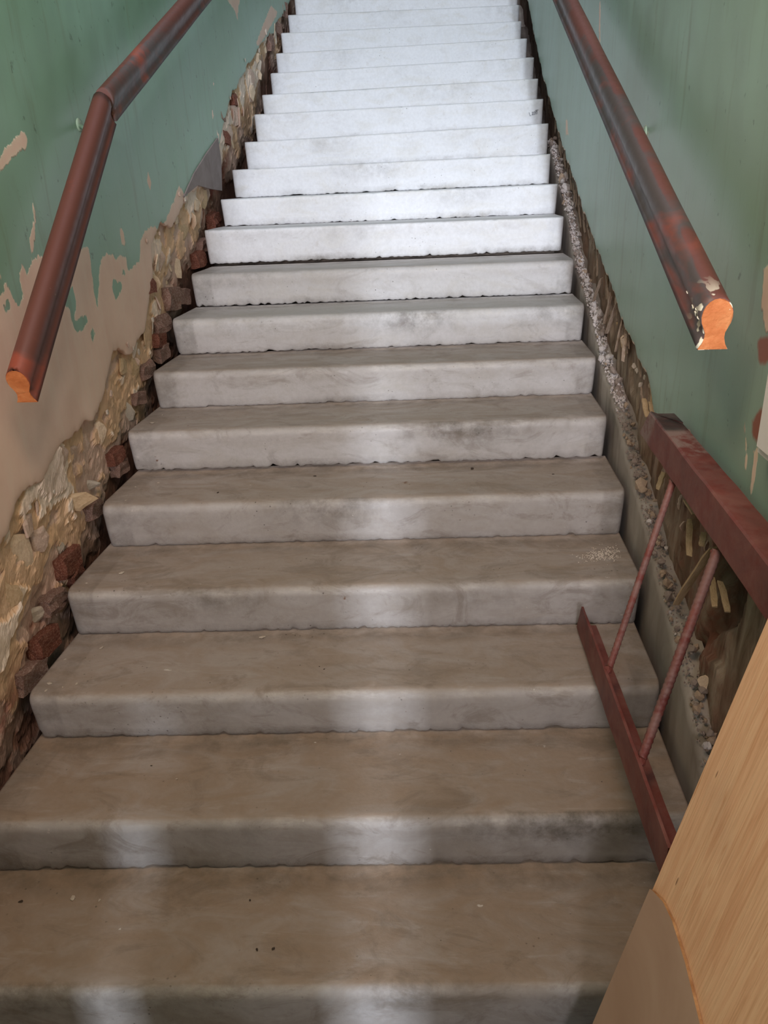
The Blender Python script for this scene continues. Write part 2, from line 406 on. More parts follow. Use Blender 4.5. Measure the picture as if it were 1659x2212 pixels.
BARE_R = [wp(XR, [(1627, 972), (1636, 966), (1632, 1030), (1622, 1075), (1618, 1060)]),
          wp(XR, [(1608, 915), (1612, 950), (1612, 1000), (1610, 1012), (1607, 960)]),
          wp(XR, [(1648, 575), (1664, 570), (1664, 720), (1650, 716), (1644, 660)]),
          wp(XR, [(1294, 5), (1297, 4), (1297, 92), (1294, 92)]),
          wp(XR, [(1222, 255), (1226, 262), (1228, 292), (1223, 290)]),
          wp(XR, [(1391, 276), (1398, 274), (1402, 292), (1394, 294)])]
def paint_r(y, z):
    d = -9
    for P in BARE_R: d = max(d, poly_sd(y, z, P))
    e = z-nose(y)-edge_r(y)
    d = max(d, .004-e) if e < .03 else d
    return .5-d*2.2
def brick_r(y, z):
    d = -9
    for P in RED_R: d = max(d, poly_sd(y, z, P))
    return .5+d*6

def plaster(name, X, edge, mat, side, pf, bf=None):
    ys = []; y = Y0
    while y < Y1:
        ys.append(y); y += .05 if (y < .1 or y > 5.6) else .0085
    hs = [0, .003]+[.010+.0115*i for i in range(100)]+[1.3+.12*i for i in range(1, 19)]
    vs = []; pa = []; br = []
    nv = len(hs)+2
    for y in ys:
        e = edge(y); zb = max(nose(y)+e, .02) if y < 0 else nose(y)+e
        top = max(3.3, nose(y)+3.2)
        # returned thickness of the plaster coat
        for k, dx in ((0, .030), (1, .012)):
            vs.append((X+side*dx, y, zb+(.006 if k == 0 else -.002))); pa.append(0); br.append(0)
        for h in hs:
            z = zb+h if h < 1.29 else zb+1.15+(h-1.15)*(top-zb-1.15)/(hs[-1]-1.15)
            bulge = .004*nz(y, z, 0, 2.2, 1)+.0015*nz(y, z, 0, 11, 5)
            lip = -.004*math.exp(-h/.01)
            vs.append((X+bulge*side+lip*side*-1, y, z))
            near = (0 < y < 6) and h < 1.2
            pa.append(pf(y, z) if near else 1.0)
            br.append(bf(y, z) if (bf and near and y < .8) else 0)
    fs = grid_faces(len(ys), nv, flip=(side > 0))
    return mesh(name, vs, fs, mat, None, True, {'paint': pa, 'brick': br})
WL = tag(plaster('wall_left', XL, edge_l, M_WL, -1, paint_l), kind='structure')
WR = tag(plaster('wall_right', XR, edge_r, M_WR, 1, paint_r, brick_r), kind='structure')

# masonry core behind the plaster (rear backing + hacked surface in the chase)
def facets(y, z, s, o):
    """broken-stone relief: every cell has its own height and tilt"""
    d, p = noise.voronoi(Vector((y*s+o, z*s*1.15, o)), distance_metric='DISTANCE', exponent=2.5)
    c = p[0]; q = Vector((y*s+o, z*s*1.15, o))-c
    hsh = nz(c.x*7.3, c.y*5.1, c.z, 1, 2)
    tx = nz(c.x*3.1, c.y*9.7, 4, 1, 5); ty = nz(c.x*6.1, c.y*2.7, 8, 1, 7)
    return hsh*.9+q.x*tx*1.5+q.y*ty*1.5, d[1]-d[0]
def lay_l(y, z):
    """how many coats have come away here (0 = outer render, 1 = bare masonry)"""
    u_ = y*.9+z*.45; w_ = z*.9-y*.45
    f = .42+1.15*fbm(u_*.6, w_, 1, 5.5, 5, 3)+.25*nz(u_*.7, w_, 3, 2.2, 1)
    h = z-nose(y); f += max(0, .10-h)*2.0
    return max(0, min(1, f))
def terr(f, n=5):
    q = f*n; k = math.floor(q); t = q-k
    return (k+min(1, max(0, (t-.80)/.20)))/n
def core_l(y, z):
    h = z-nose(y); f = lay_l(y, z)
    a, g = facets(y*.8+z*.3, z*.9-y*.3, 9, 2)
    X = XL-.004-.046*terr(f)+.006*a+.005*fbm(0, y, z, 30, 3)+.010*fbm(0, y, z, 7, 3, 5)
    lim = XL+.014 if h > .02 else -.212
    return min(X, lim)
ys = np.concatenate([np.arange(Y0, .2, .05), np.arange(.2, 3.2, .0068), np.arange(3.2, 5.8, .012), np.arange(5.8, Y1+.05, .05)])
hs = np.concatenate([[-1.0], np.arange(-.34, .50, .0085)])
vs = []; red = []; soot = []; lay = []
for y in ys:
    for h in hs:
        z = nose(y)+h; x = core_l(y, z) if h > -.9 else -.30
        vs.append((x, y, z)); lay.append(terr(lay_l(y, z)) if (y > .1 and h > -.4) else .5)
        r = max(0, 1-abs(h+.02)/.10)*max(0, min(1, (nz(y, 0, 0, 1.7, 2)+.25)*2.2)); red.append(r)
        soot.append(max(0, min(1, (-.02-h)*7)) * (.5+.5*min(1, max(0, nz(y, z, 0, 3, 1)+.6))))  # darker below the nosing line, varied by noise
o = mesh('masonry_core', vs, grid_faces(len(ys), len(hs)), M_CL, WL, False, {'red': red, 'soot': soot, 'lay': lay})
ys = np.concatenate([np.arange(Y0, .1, .05), np.arange(.1, 5.8, .011), np.arange(5.8, Y1+.05, .05)])
o['label'] = 'hacked, broken masonry exposed below the plaster'
XC = 1.545
RUB = [(-3, .06), (.2, .03), (.54, .02), (.67, .034), (.86, .024), (1.07, .002), (1.25, -.01), (1.52, -.036), (1.67, -.04), (1.95, -.10), (2.2, -.095), (2.67, -.17), (2.95, -.13), (3.43, -.17), (3.75, -.18), (4.15, -.36), (8, -.36)]
def rub(y): return interp(y, RUB)+.012*nz(y, 0, 0, 6, 4)
def core_r(y, z):
    a, g = facets(y, z*.45, 8, 12)
    X = XC+.016*a+.016*fbm(0, y*1.5, z*.5, 6, 4, 2)
    k = nz(y, z*.6, 0, 5.5, 7)
    if y < 1.2 and k > .28: X += min(.05, (k-.28)*.45)
    return X
vs = []; red = []; soot = []
hs2 = np.concatenate([[-1.0], np.arange(-.34, .74, .012)])
for y in ys:
    for h in hs2:
        z = nose(y)+h; x = core_r(y, z) if h > -.9 else XC+.05
        vs.append((x, y, z)); k = nz(y, z*.6, 0, 5.5, 7)
        red.append(.5*max(0, nz(y, z*.4, 0, 2.1, 9))*2)
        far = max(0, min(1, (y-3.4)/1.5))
        soot.append(min(1, max(0, (k-.28)*6) if y < 1.2 else 0)+far*.9)  # shade of the holes and the deep far gap painted in
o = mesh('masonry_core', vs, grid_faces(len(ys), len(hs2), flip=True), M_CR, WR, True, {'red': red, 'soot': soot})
o['label'] = 'brown stained masonry exposed below the plaster'
# smooth mortar strip between the step ends and the rubble ledge
vs = []
cols = [(1.497, -1.2), (1.494, -.30), (1.492, -.2), (1.490, -.1), (1.490, -.03), (1.494, -.008), (1.506, .002), (1.53, 0), (1.56, .004)]
for y in ys:
    r = rub(y)
    for k, (x, dh) in enumerate(cols):
        hh = dh if k == 0 else (r+dh if k > 3 else lerp(-.75, r-.1, k/4))
        wob = .003*nz(y, hh*3, 0, 8, 2)+.003*nz(y, hh*3, 0, 30, 2)
        vs.append((x+wob, y+SK*0, nose(y)+hh+(0 if k < 4 else .006*nz(y, k, 0, 20, 3))))
o = mesh('mortar_strip', vs, grid_faces(len(ys), len(cols), flip=True), M_SCREED, WR, True)
o['label'] = 'smooth grey mortar strip beside the steps'

# ------------------------------------------------------------------ the steps
ZT = {0: (1, 1), 1: (2.04, 2.02), 2: (2.99, 2.94), 3: (3.99, 3.95), 4: (5.0, 4.98), 5: (6.04, 6.03), 6: (7.01, 6.99), 7: (8.02, 7.99), 8: (9.01, 8.98),
      9: (10.13, 10.08), 10: (10.99, 11.01), 11: (11.93, 11.98), 12: (12.905, 13.06), 13: (13.98, 14.04), 14: (14.85, 14.96), 15: (15.87, 15.98),
      16: (16.89, 16.98), 17: (18.0, 17.98), 18: (19.07, 18.99), 19: (20.15, 20.1), 20: (21, 21), 21: (22, 22), 22: (23, 23)}
XE = {0: (-.205, 1.465), 1: (-.200, 1.463), 2: (-.200, 1.457), 3: (-.205, 1.465), 4: (-.199, 1.470), 5: (-.203, 1.460), 6: (-.197, 1.467), 7: (-.200, 1.465),
      8: (-.194, 1.461), 9: (-.200, 1.451), 10: (-.190, 1.457), 11: (-.194, 1.453), 12: (-.185, 1.472), 13: (-.184, 1.473), 14: (-.192, 1.472), 15: (-.190, 1.473),
      16: (-.201, 1.454), 17: (-.212, 1.440), 18: (-.206, 1.447)}
GAP = {5: .008, 7: .005, 8: .006, 9: .014}
DUST_LIGHT = {0: .0, 1: .02, 2: .06, 3: .08, 4: .12, 5: .2, 6: .22, 7: .3, 8: .55, 9: .85}  # whitening per step: lime dust with the upper daylight painted in
STEP_L = {
 0: 'lowest concrete step in view, its dark-streaked nosing crossing the bottom of the photo',
 1: 'second lowest concrete step, crossed by the bright patch of daylight',
 2: 'worn concrete step under the lower end of the rusty angle-iron truss',
 3: 'concrete step with a crumb of white plaster dust on the right of its tread',
 4: 'concrete step with a short crack and a rusty mark on the left of its riser',
 5: 'concrete step with a mottled, pitted lower edge on the left of its riser',
 6: 'concrete step whose nosing shows a pale scuffed line along its length',
 7: 'grey concrete step directly below the bright daylit ones',
 8: 'lowest of the bright concrete steps, a crumbly white lower edge above a thin dark gap',
 9: 'bright concrete step raised above a wide dark gap at its right end',
 10: 'whitish concrete step with a rough, gritty strip under its nosing',
 11: 'pale concrete step with a brownish stain at the right of its top edge',
 12: 'pale concrete step level with the grey plaster flap on the left wall',
 13: 'white concrete step with a small dark smudged mark near its right end',
 14: 'white concrete step, second above the one with the dark smudged mark',
 15: 'white concrete step, sixth from the top of the photo',
 16: 'white concrete step, fifth from the top of the photo',
 17: 'white concrete step, third from the top of the photo',
 18: 'white concrete step, second from the top of the photo',
 19: 'topmost white concrete step cut by the upper edge of the photo'}
STEP_L[14] = 'white concrete step directly above the one with the dark smudged mark'
STEP_L[15] = 'white concrete step, fifth from the top of the photo'
STEP_L[16] = 'white concrete step, fourth from the top of the photo'
def make_step(n):
    xl, xr = XE.get(n, (-.2, 1.46)); near = n < 12
    nx = 230 if n < 4 else (170 if near else 90)
    tl, tr = [v*RI for v in ZT[n]]
    if n == 0: bl = br_ = 0.0
    else:
        g = GAP.get(n, .0012); bl, br_ = [v*RI+g for v in ZT[n-1]]
    R = .026 if n < 9 else .012
    # profile: (dy, t) with t measured as ('b'|'t', offset)
    prof = [(.345, 'b', .0), (.15, 'b', 0), (.022, 'b', 0), (.007, 'b', 0.0), (.002, 'b', .004), (0, 'b', .014), (0, 'b', .032), (0, 'm', .5)]
    prof += [(0, 't', -R-.02), (0, 't', -R-.006)]
    for k in range(0, 6):
        a = k/5*math.pi/2; prof.append((R*(1-math.cos(a)), 't', -R+R*math.sin(a)))
    prof += [(R+.008, 't', 0), (R+.03, 't', 0), (.10, 't', 0), (.16, 't', 0), (.22, 't', 0), (.27, 't', 0), (.345, 't', 0)]
    nv = len(prof); vs = []; gr = []; ro = []; du = []; tr_ = []; sf = []
    xs = [0, .003, .008, .016]+[.02+(i+1)/(nx-8)*.96 for i in range(nx-9)]+[.984, .992, .997, 1]
    dust = DUST_LIGHT.get(n, 1.0)
    for i, u in enumerate(xs):
        # corner rounding at both ends
        end = min(u, 1-u)*(xr-xl); cr = max(0, .016-end)/.016
        for j, (dy, kind, off) in enumerate(prof):
            x = lerp(xl, xr, u); zt = lerp(tl, tr, u); zb = lerp(bl, br_, u)
            top = kind == 't'
            z = zt+off if top else (zb+off if kind == 'b' else lerp(zb, zt, off))
            hfrac = (z-zb)/(zt-zb)
            x += .006*(1-hfrac)*(1 if n < 11 else .4)*(1-2*u)
            yy = dy
            if dy < .05: yy = dy+.012*cr*cr+(.004*(1-hfrac) if not top else 0)
            # edge wear
            if kind == 'b' and 2 <= j <= 5:
                c = max(0, nz(x, n*3.7, 0, 34, 1)-.05)*.010+max(0, nz(x, n*3.7, 0, 90, 4))*.005
                amp = 1.25 if n in (8, 9, 5) else .9
                z += c*amp*(1 if j < 5 else .4); yy += c*amp*.8
            if top and 8 <= j <= 15:
                c = max(0, nz(x, n*5.1, 2, 7, 1)-.25)*.012+max(0, nz(x, n*5.1, 2, 40, 1)-.3)*.012
                z -= c*.5; yy += c*.5
            yy += .0012*nz(x, n, hfrac, 4, 1)+.0006*nz(x, z, n, 25, 2)
            if top and dy > .04: z += .0012*nz(x, yy, n*3, 5, 2)
            y = n*G+SK*x+yy
            vs.append((x, y, z))
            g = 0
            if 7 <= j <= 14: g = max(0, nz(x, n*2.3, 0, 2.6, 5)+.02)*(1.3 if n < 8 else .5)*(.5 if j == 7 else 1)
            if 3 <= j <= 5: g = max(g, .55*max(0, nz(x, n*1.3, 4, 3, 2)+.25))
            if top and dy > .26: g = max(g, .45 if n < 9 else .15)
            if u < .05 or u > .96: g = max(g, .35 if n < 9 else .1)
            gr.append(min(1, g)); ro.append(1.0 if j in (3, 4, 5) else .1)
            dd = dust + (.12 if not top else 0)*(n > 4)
            if n == 7 and top: dd += .35  # start of the upper daylight painted onto this tread
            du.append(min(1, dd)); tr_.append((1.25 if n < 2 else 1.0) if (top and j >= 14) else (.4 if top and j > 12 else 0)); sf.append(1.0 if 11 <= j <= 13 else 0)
    fs = grid_faces(len(xs), nv, flip=True)
    L = len(xs)
    fs.append(tuple(range(nv))); fs.append(tuple((L-1)*nv+k for k in range(nv))[::-1])
    # back face
    for i in range(L-1): fs.append((i*nv, (i+1)*nv, (i+1)*nv+nv-1, i*nv+nv-1))
    o = mesh('concrete_step', vs, fs, M_CONC, None, True, {'grime': gr, 'rough': ro, 'dust': du, 'tread': tr_, 'scuff': sf})
    for p in list(o.data.polygons)[-(L+1):]: p.use_smooth = False
    tag(o, STEP_L.get(n, 'concrete step beyond the upper edge of the photo'), 'step', 'concrete stair steps')
    if GAP.get(n, 0) > 0:   # bedding mortar in the open joint, coloured dark to paint the gap's shade
        zl, zr = [v*RI for v in ZT[n-1]]; g = GAP[n]
        vv = []
        for i in range(60):
            u = i/59; x = lerp(xl+.03, xr-.03, u); y = n*G+SK*x; zb = lerp(zl, zr, u)
            k = .045+.012*nz(x, n, 0, 14, 1)
            vv += [(x, y+k+.02, zb+.0016), (x, y+k+.014, zb+g-.0004), (x, y+.28, zb+g-.0004), (x, y+.28, zb+.0016)]
        f = grid_faces(60, 4, wrap=True, flip=True); f.append((3, 2, 1, 0)); f.append((236, 237, 238, 239))
        mesh('mortar_bed', vv, f, M_DARKM, o, False)
    return o
STEPS = [make_step(n) for n in range(21)]

# marks on the concrete: faded dark characters near the right end of one riser, pale scratched ones on a nosing
def strokes(n, name, lines, mat, w, lift):
    vs = []; fs = []
    for (a, b) in lines:
        A = onB(a[0], a[1], n); B = onB(b[0], b[1], n); d = Vector(B-A); L = max(d.length, 1e-4); d /= L
        up = Vector((-d.z, 0, d.x))*w
        k = len(vs)
        for p, sg in ((A, -1), (B, -1), (B, 1), (A, 1)):
            q = Vector(p)+up*sg; vs.append((q.x, n*G+SK*q.x-lift, q.z))
        for p, sg in ((A, -1), (B, -1), (B, 1), (A, 1)):
            q = Vector(p)+up*sg; vs.append((q.x, n*G+SK*q.x+.004, q.z))
        fs += [(k, k+1, k+2, k+3), (k+7, k+6, k+5, k+4)]+[(k+i, k+4+i, k+4+(i+1) % 4, k+(i+1) % 4) for i in range(4)]
    return mesh(name, vs, fs, mat, STEPS[n], False)
strokes(13, 'inked_mark', [((1143, 243), (1144.5, 250)), ((1144.5, 250), (1148, 249)), ((1148.5, 242.5), (1151, 242)), ((1151, 242), (1149.5, 248)), ((1149.5, 248), (1152.5, 247.5)),
        ((1153, 241.5), (1153.5, 247)), ((1153, 241.5), (1155.5, 241)), ((1155.5, 241), (1156, 246.5)), ((1153.5, 247), (1156, 246.5)), ((1157.5, 240.5), (1158, 246)), ((1157.5, 240.5), (1160, 240)), ((1160, 240), (1160.5, 245.5)), ((1158, 246), (1160.5, 245.5)),
        ((1156, 238.5), (1163, 237))], M_INK, .0016, .0026)
# small crumbs of mortar squeezed out along the right end / crumbly white edge above the open joints
def stone_mesh(name, rx, ry, rz, seed, sub=1):
    r = random.Random(seed); bm = bmesh.new(); bmesh.ops.create_icosphere(bm, subdivisions=sub, radius=1)
    cuts = [(Vector((r.uniform(-1, 1), r.uniform(-1, 1), r.uniform(-1, 1))).normalized(), r.uniform(.5, .85)) for _ in range(5)]
    for v in bm.verts:
        p = v.co.copy()*(1+.22*nz(p_x(v, 0), p_x(v, 1), p_x(v, 2), 1.6, seed*1.3))
        for d, k in cuts:
            e = p.dot(d)
            if e > k: p -= d*(e-k)
        v.co = Vector((p.x*rx, p.y*ry, p.z*rz))
    me = bpy.data.meshes.new(name); bm.to_mesh(me); bm.free(); return me
def p_x(v, i): return v.co[i]
STONE = [stone_mesh('stone', 1, .85, .7, 20+k) for k in range(9)]
SLAB = [stone_mesh('slab', 1, .8, .32, 60+k) for k in range(8)]

def put(name, me, mat, loc, size, rot, parent=None, cache={}):
    key = (me.name, mat.name)
    if key not in cache:
        m2 = me.copy(); m2.materials.append(mat); cache[key] = m2
    o = bpy.data.objects.new(name, cache[key]); sc.collection.objects.link(o)
    o.location = loc; o.scale = size if isinstance(size, tuple) else (size,)*3; o.rotation_euler = rot
    if parent is not None: o.parent = parent
    return o
def rr(r): return (r.uniform(0, 6.28), r.uniform(0, 6.28), r.uniform(0, 6.28))

# ------------------------------------------------------------------ left chase: bricks and broken plaster (parts of the wall)
def brick_mesh(seed):
    r = random.Random(seed); bm = bmesh.new(); bmesh.ops.create_cube(bm, size=1)
    bmesh.ops.subdivide_edges(bm, edges=bm.edges[:], cuts=2, use_grid_fill=True)
    for v in bm.verts:
        v.co *= 1-.05*(v.co.length > .8)
        v.co += Vector((r.uniform(-.14, .10), r.uniform(-.05, .05), r.uniform(-.07, .07)))
    me = bpy.data.meshes.new('brick'); bm.to_mesh(me); bm.free(); return me
BR = [brick_mesh(k) for k in range(6)]
r = random.Random(5)
bricks = [(150, 1215, .07, 0), (165, 1245, .05, 0), (205, 1100, .06, 1), (252, 985, .05, 0), (262, 1010, .05, 1), (350, 700, .08, 1), (372, 645, .10, 1), (396, 640, .07, 1),
          (320, 620, .06, 0), (432, 560, .07, 0), (440, 530, .06, 1), (466, 476, .075, 0), (345, 735, .06, 0), (352, 762, .06, 1), (486, 298, .07, 0), (478, 250, .05, 1),
          (300, 860, .05, 1), (120, 1300, .06, 1), (100, 1390, .07, 0), (70, 1460, .07, 1), (318, 800, .06, 1), (505, 215, .06, 0), (600, 60, .10, 1), (585, 95, .10, 1), (612, 20, .10, 1)]
for k, (px, py, s, d) in enumerate(bricks):
    P = onX(px, py, XL-.012)
    x = -.222-s*.35
    put('brick', BR[k % 6], (M_BRICK, M_BRICKD)[d], (x, P[1], P[2]), (s*.7, s*1.7, s*.9), (r.uniform(-.15, .15), r.uniform(-.1, .1), r.uniform(-.1, .1)), WL)
def plate_mesh(seed):
    q = random.Random(seed); n = q.randint(7, 10); vs = []; ring = []
    for i in range(n):
        a = 6.283*i/n+q.uniform(-.28, .28); rad = q.uniform(.62, 1.12); ring.append((math.cos(a)*rad, math.sin(a)*rad))
    for (x, y) in ring: vs.append((x, y, -.5))
    for (x, y) in ring: vs.append((x*.97+q.uniform(-.04, .04), y*.97, .18+q.uniform(-.12, .12)))
    for (x, y) in ring: vs.append((x*.62, y*.62, .5+q.uniform(-.2, .2)))
    vs.append((0, 0, .5)); fs = grid_faces(3, n, wrap=True)
    fs += [(2*n+i, 2*n+(i+1) % n, 3*n) for i in range(n)]+[tuple(range(n))[::-1]]
    me = bpy.data.meshes.new('plate'); me.from_pydata(vs, [], fs); me.update(); return me
PLATE = [plate_mesh(100+k) for k in range(10)]
# broken plaster fragments still clinging in the band
n = 0
for k in range(46):
    y = r.uniform(.35, 5.2); e = interp(y, EDGE_L)
    t = r.random(); h = lerp(.03, e-.02, t); z = nose(y)+h
    if z < .35 and y < .6: continue
    s = r.uniform(.020, .062)
    cx = core_l(y, z)
    m = r.choices(M_FRAG, (4, 4, 2, 1))[0]
    put('plaster_fragment', PLATE[k % 10], m, (min(cx+.001, XL-.004), y, z), (s, s*r.uniform(.5, .9), .006),
        (r.uniform(-.9, .9), math.pi/2+r.uniform(-.35, .35), r.uniform(-.3, .3)), WL); n += 1
# large ones seen clearly
for (px, py, sx, sy, mi, rx) in ((300, 800, .075, .05, 3, .2), (275, 790, .05, .07, 3, -.2), (290, 890, .07, .045, 2, .6), (200, 960, .06, .05, 1, .3), (225, 930, .06, .04, 0, .5),
                                (165, 1085, .05, .11, 3, .9), (60, 1200, .10, .085, 0, .2), (95, 1165, .06, .05, 1, .3), (70, 1130, .06, .05, 1, -.2), (40, 1290, .07, .06, 3, .5),
                                (350, 560, .06, .045, 1, .3), (405, 500, .06, .085, 3, .1), (385, 470, .05, .06, 0, -.2), (375, 590, .045, .06, 1, .2), (545, 165, .07, .10, 1, .1), (545, 200, .07, .07, 0, .2),
                                (510, 250, .09, .08, 1, .3), (500, 285, .06, .07, 1, .1), (430, 440, .05, .06, 0, 0), (150, 1180, .035, .03, 2, .3), (210, 1050, .03, .05, 2, .8), (100, 1330, .04, .07, 2, .6)):
    P = onX(px, py, XL-.004)
    put('plaster_fragment', PLATE[n % 10], M_FRAG[mi], (min(core_l(P[1], P[2])+.002, XL-.004), P[1], P[2]), (sx*.75, sy*.75, .009), (rx, math.pi/2+rx*.2, rx*.15), WL); n += 1
# thin upstanding shards of plaster at the torn edge
for (px, py, l, a) in ((400, 430, .09, .1), (388, 420, .08, -.1), (300, 760, .07, .1), (277, 745, .06, 0), (288, 752, .05, .2), (330, 690, .08, .15), (345, 505, .06, -.2), (318, 520, .06, 0),
                       (575, 70, .12, .3), (560, 110, .10, .2), (530, 130, .06, .1), (498, 212, .05, 0), (240, 850, .08, -.2), (232, 890, .07, .1), (65, 1095, .05, .2), (117, 1062, .04, .5)):
    P = onX(px, py, XL+.004)
    put('plaster_shard', SLAB[n % 8], M_FRAG[2 if a > .05 else 1], tuple(P), (l*.07, l*.22, l*.6), (a, 0, .1), WL); n += 1
# grey loose flap of plaster
F1 = [onX(x, y, XL+.008) for x, y in ((471, 298), (478, 345), (480, 412), (455, 408), (428, 400), (398, 425), (420, 375), (445, 335))]
vs = [tuple(p) for p in F1]+[(p[0]-.008, p[1], p[2]) for p in F1]
m = len(F1); fs = [tuple(range(m)), tuple(range(2*m-1, m-1, -1))]+[(i, m+i, m+(i+1) % m, (i+1) % m) for i in range(m)]
o = mesh('plaster_flap', vs, fs, mat_simple('grey_undercoat', [(.3, srgb(132, 120, 118)), (.6, srgb(150, 138, 136))], 9, bump=.2), WL, False)
o['label'] = 'triangular grey flap of loose plaster'

# ------------------------------------------------------------------ right chase: rubble, laths
r = random.Random(11); n = 0
for k in range(285):
    u = r.random()**1.3; y = .35+u*3.9
    dens = r.random()
    s = r.choice([.006, .008, .010, .013, .017])*(1.15 if y > 1.6 else .95)
    if r.random() < .04: s *= 1.8
    x = r.uniform(1.493, 1.530); z = nose(y)+rub(y)+s*.4+r.uniform(-.006, .034)
    m = r.choices(M_RUB, (5, 4, 2) if y > 1.6 else (1, 4, 4))[0]
    put('rubble_stone', STONE[k % 9], m, (x, y, z), s, rr(r), WR)
for (px, py, s, mi) in ((1226, 470, .040, 0), (1235, 535, .028, 0), (1290, 690, .034, 0), (1284, 668, .03, 0), (1350, 940, .052, 2), (1345, 965, .03, 2), (1263, 645, .02, 0), (1502, 1560, .026, 2), (1470, 1400, .022, 2), (1490, 1600, .03, 1), (1350, 740, .028, 2)):
    P = onX(px, py, 1.512)
    put('rubble_stone', STONE[(n*3) % 9], M_RUB[mi], tuple(P), (s*.55, s*.8, s), (r.uniform(-.4, .4), 0, r.uniform(-.4, .4)), WR); n += 1
# fine grit lying on the ledge
vs = []; fs = []
for k in range(2600):
    y = r.uniform(.3, 5.0); x = r.uniform(1.492, 1.532); z = nose(y)+rub(y)+r.uniform(-.002, .018)
    s = r.uniform(.0018, .005); b = len(vs)
    for d in ((1, 0, -.6), (-.6, .9, -.5), (-.5, -.9, -.4), (r.uniform(-.3, .3), r.uniform(-.3, .3), 1)):
        vs.append((x+d[0]*s, y+d[1]*s, z+d[2]*s))
    fs += [(b, b+1, b+3), (b+1, b+2, b+3), (b+2, b, b+3), (b, b+2, b+1)]
o = mesh('grit', vs, fs, M_RUB[1], WR, False); o['kind'] = 'stuff'
vs = []; fs = []
for k in range(1500):
    y = r.uniform(1.6, 4.2); x = r.uniform(1.492, 1.528); z = nose(y)+rub(y)+r.uniform(.0, .026)
    s = r.uniform(.0025, .007); b = len(vs)
    for d in ((1, 0, -.6), (-.6, .9, -.5), (-.5, -.9, -.4), (r.uniform(-.3, .3), r.uniform(-.3, .3), 1)):
        vs.append((x+d[0]*s, y+d[1]*s, z+d[2]*s))
    fs += [(b, b+1, b+3), (b+1, b+2, b+3), (b+2, b, b+3), (b, b+2, b+1)]
o = mesh('grit', vs, fs, M_RUB[0], WR, False); o['kind'] = 'stuff'

def strip_mesh(seed):
    q = random.Random(seed); vs = []; n = 7
    for i in range(n):
        u = i/(n-1)-.5; w = .5*(1-.12*q.random()); t = .5*(1-.2*q.random())
        if i in (0, n-1): w *= .75+.2*q.random(); t *= .7
        bx = .2*q.uniform(-1, 1); bz = .08*q.uniform(-1, 1)
        vs += [(bx-t, u, -w+bz), (bx+t, u+.04*q.uniform(-1, 1), -w+bz), (bx+t, u+.04*q.uniform(-1, 1), w+bz), (bx-t, u, w+bz)]
    me = bpy.data.meshes.new('strip'); me.from_pydata(vs, [], grid_faces(n, 4, wrap=True, flip=True)+[(3, 2, 1, 0), (24, 25, 26, 27)]); me.update()
    return me
STRIP = [strip_mesh(k) for k in range(6)]
# old lath ends and fibres under the right plaster edge; they run steeply down to the left
def lath(P, length, wid, ang, mat, k, thick=.006, yaw=0):
    put('lath', STRIP[k % 6], mat, P, (thick, length, wid), (ang, 0, yaw), WR)
for k in range(120):
    y = r.uniform(1.25, 3.9); e = interp(y, EDGE_R); h = e-r.uniform(.0, .13)
    z = nose(y)+h
    if h < rub(y)+.05: continue
    L = r.uniform(.05, .13); wd_ = r.uniform(.006, .014)
    lath((core_r(y, z)-.008-r.uniform(0, .014), y, z), L, wd_, math.radians(r.uniform(42, 70)), r.choice([M_LATH, M_LATH, M_LATHP]) if y < 2.3 else M_LATH, k, yaw=r.uniform(-.12, .12))
def lath_px(a, b, wid, mat, X=1.515, thick=.006, k=0):
    A = onX(*a, X); B = onX(*b, X-.012); C_ = (A+B)/2; d = B-A; L = np.linalg.norm(d)
    o = bpy.data.objects.new('lath', STRIP[k % 6].copy()); o.data.materials.append(mat); sc.collection.objects.link(o)
    o.location = C_; o.scale = (thick, L, wid)
    o.rotation_euler = Vector(d).to_track_quat('Y', 'X').to_euler(); o.parent = WR
for k, (a, b, w_) in enumerate([((1541, 1182), (1460, 1305), .020), ((1433, 1020), (1421, 1058), .016), ((1489, 1120), (1488, 1200), .015), ((1538, 1250), (1544, 1312), .014), ((1556, 1255), (1572, 1322), .013),
                                ((1500, 1070), (1512, 1120), .012), ((1480, 1080), (1500, 1110), .014), ((1520, 1150), (1515, 1180), .014), ((1390, 860), (1398, 900), .016), ((1404, 870), (1412, 905), .012),
                                ((1335, 650), (1310, 720), .014), ((1320, 640), (1305, 700), .012), ((1300, 600), (1282, 650), .012), ((1345, 690), (1330, 760), .012), ((1352, 720), (1345, 780), .012)]):
    lath_px(a, b, w_, M_LATHP if (k < 10) else M_LATH, k=k)
# plaster clots still stuck to the right chase
for (px, py, s, mi) in ((1349, 735, .05, 0), (1333, 648, .035, 2), (1265, 440, .04, 1), (1292, 510, .03, 0), (1384, 830, .016, 2), (1392, 815, .014, 2), (1404, 832, .014, 2), (1468, 1085, .03, 1),
                       (1505, 1100, .03, 0), (1280, 490, .02, 2), (1369, 790, .016, 2), (1376, 800, .014, 2), (1358, 700, .02, 0), (1475, 1135, .022, 1), (1525, 1180, .02, 2), (1520, 1470, .03, 0)):
    P = onX(px, py, 1.526)
    put('plaster_fragment', PLATE[(px+py) % 10], M_FRAG[1 if mi == 2 and py > 850 else mi], tuple(P), (s*.7, s*.55, s*.25), (.3+px, math.pi/2, .8), WR)

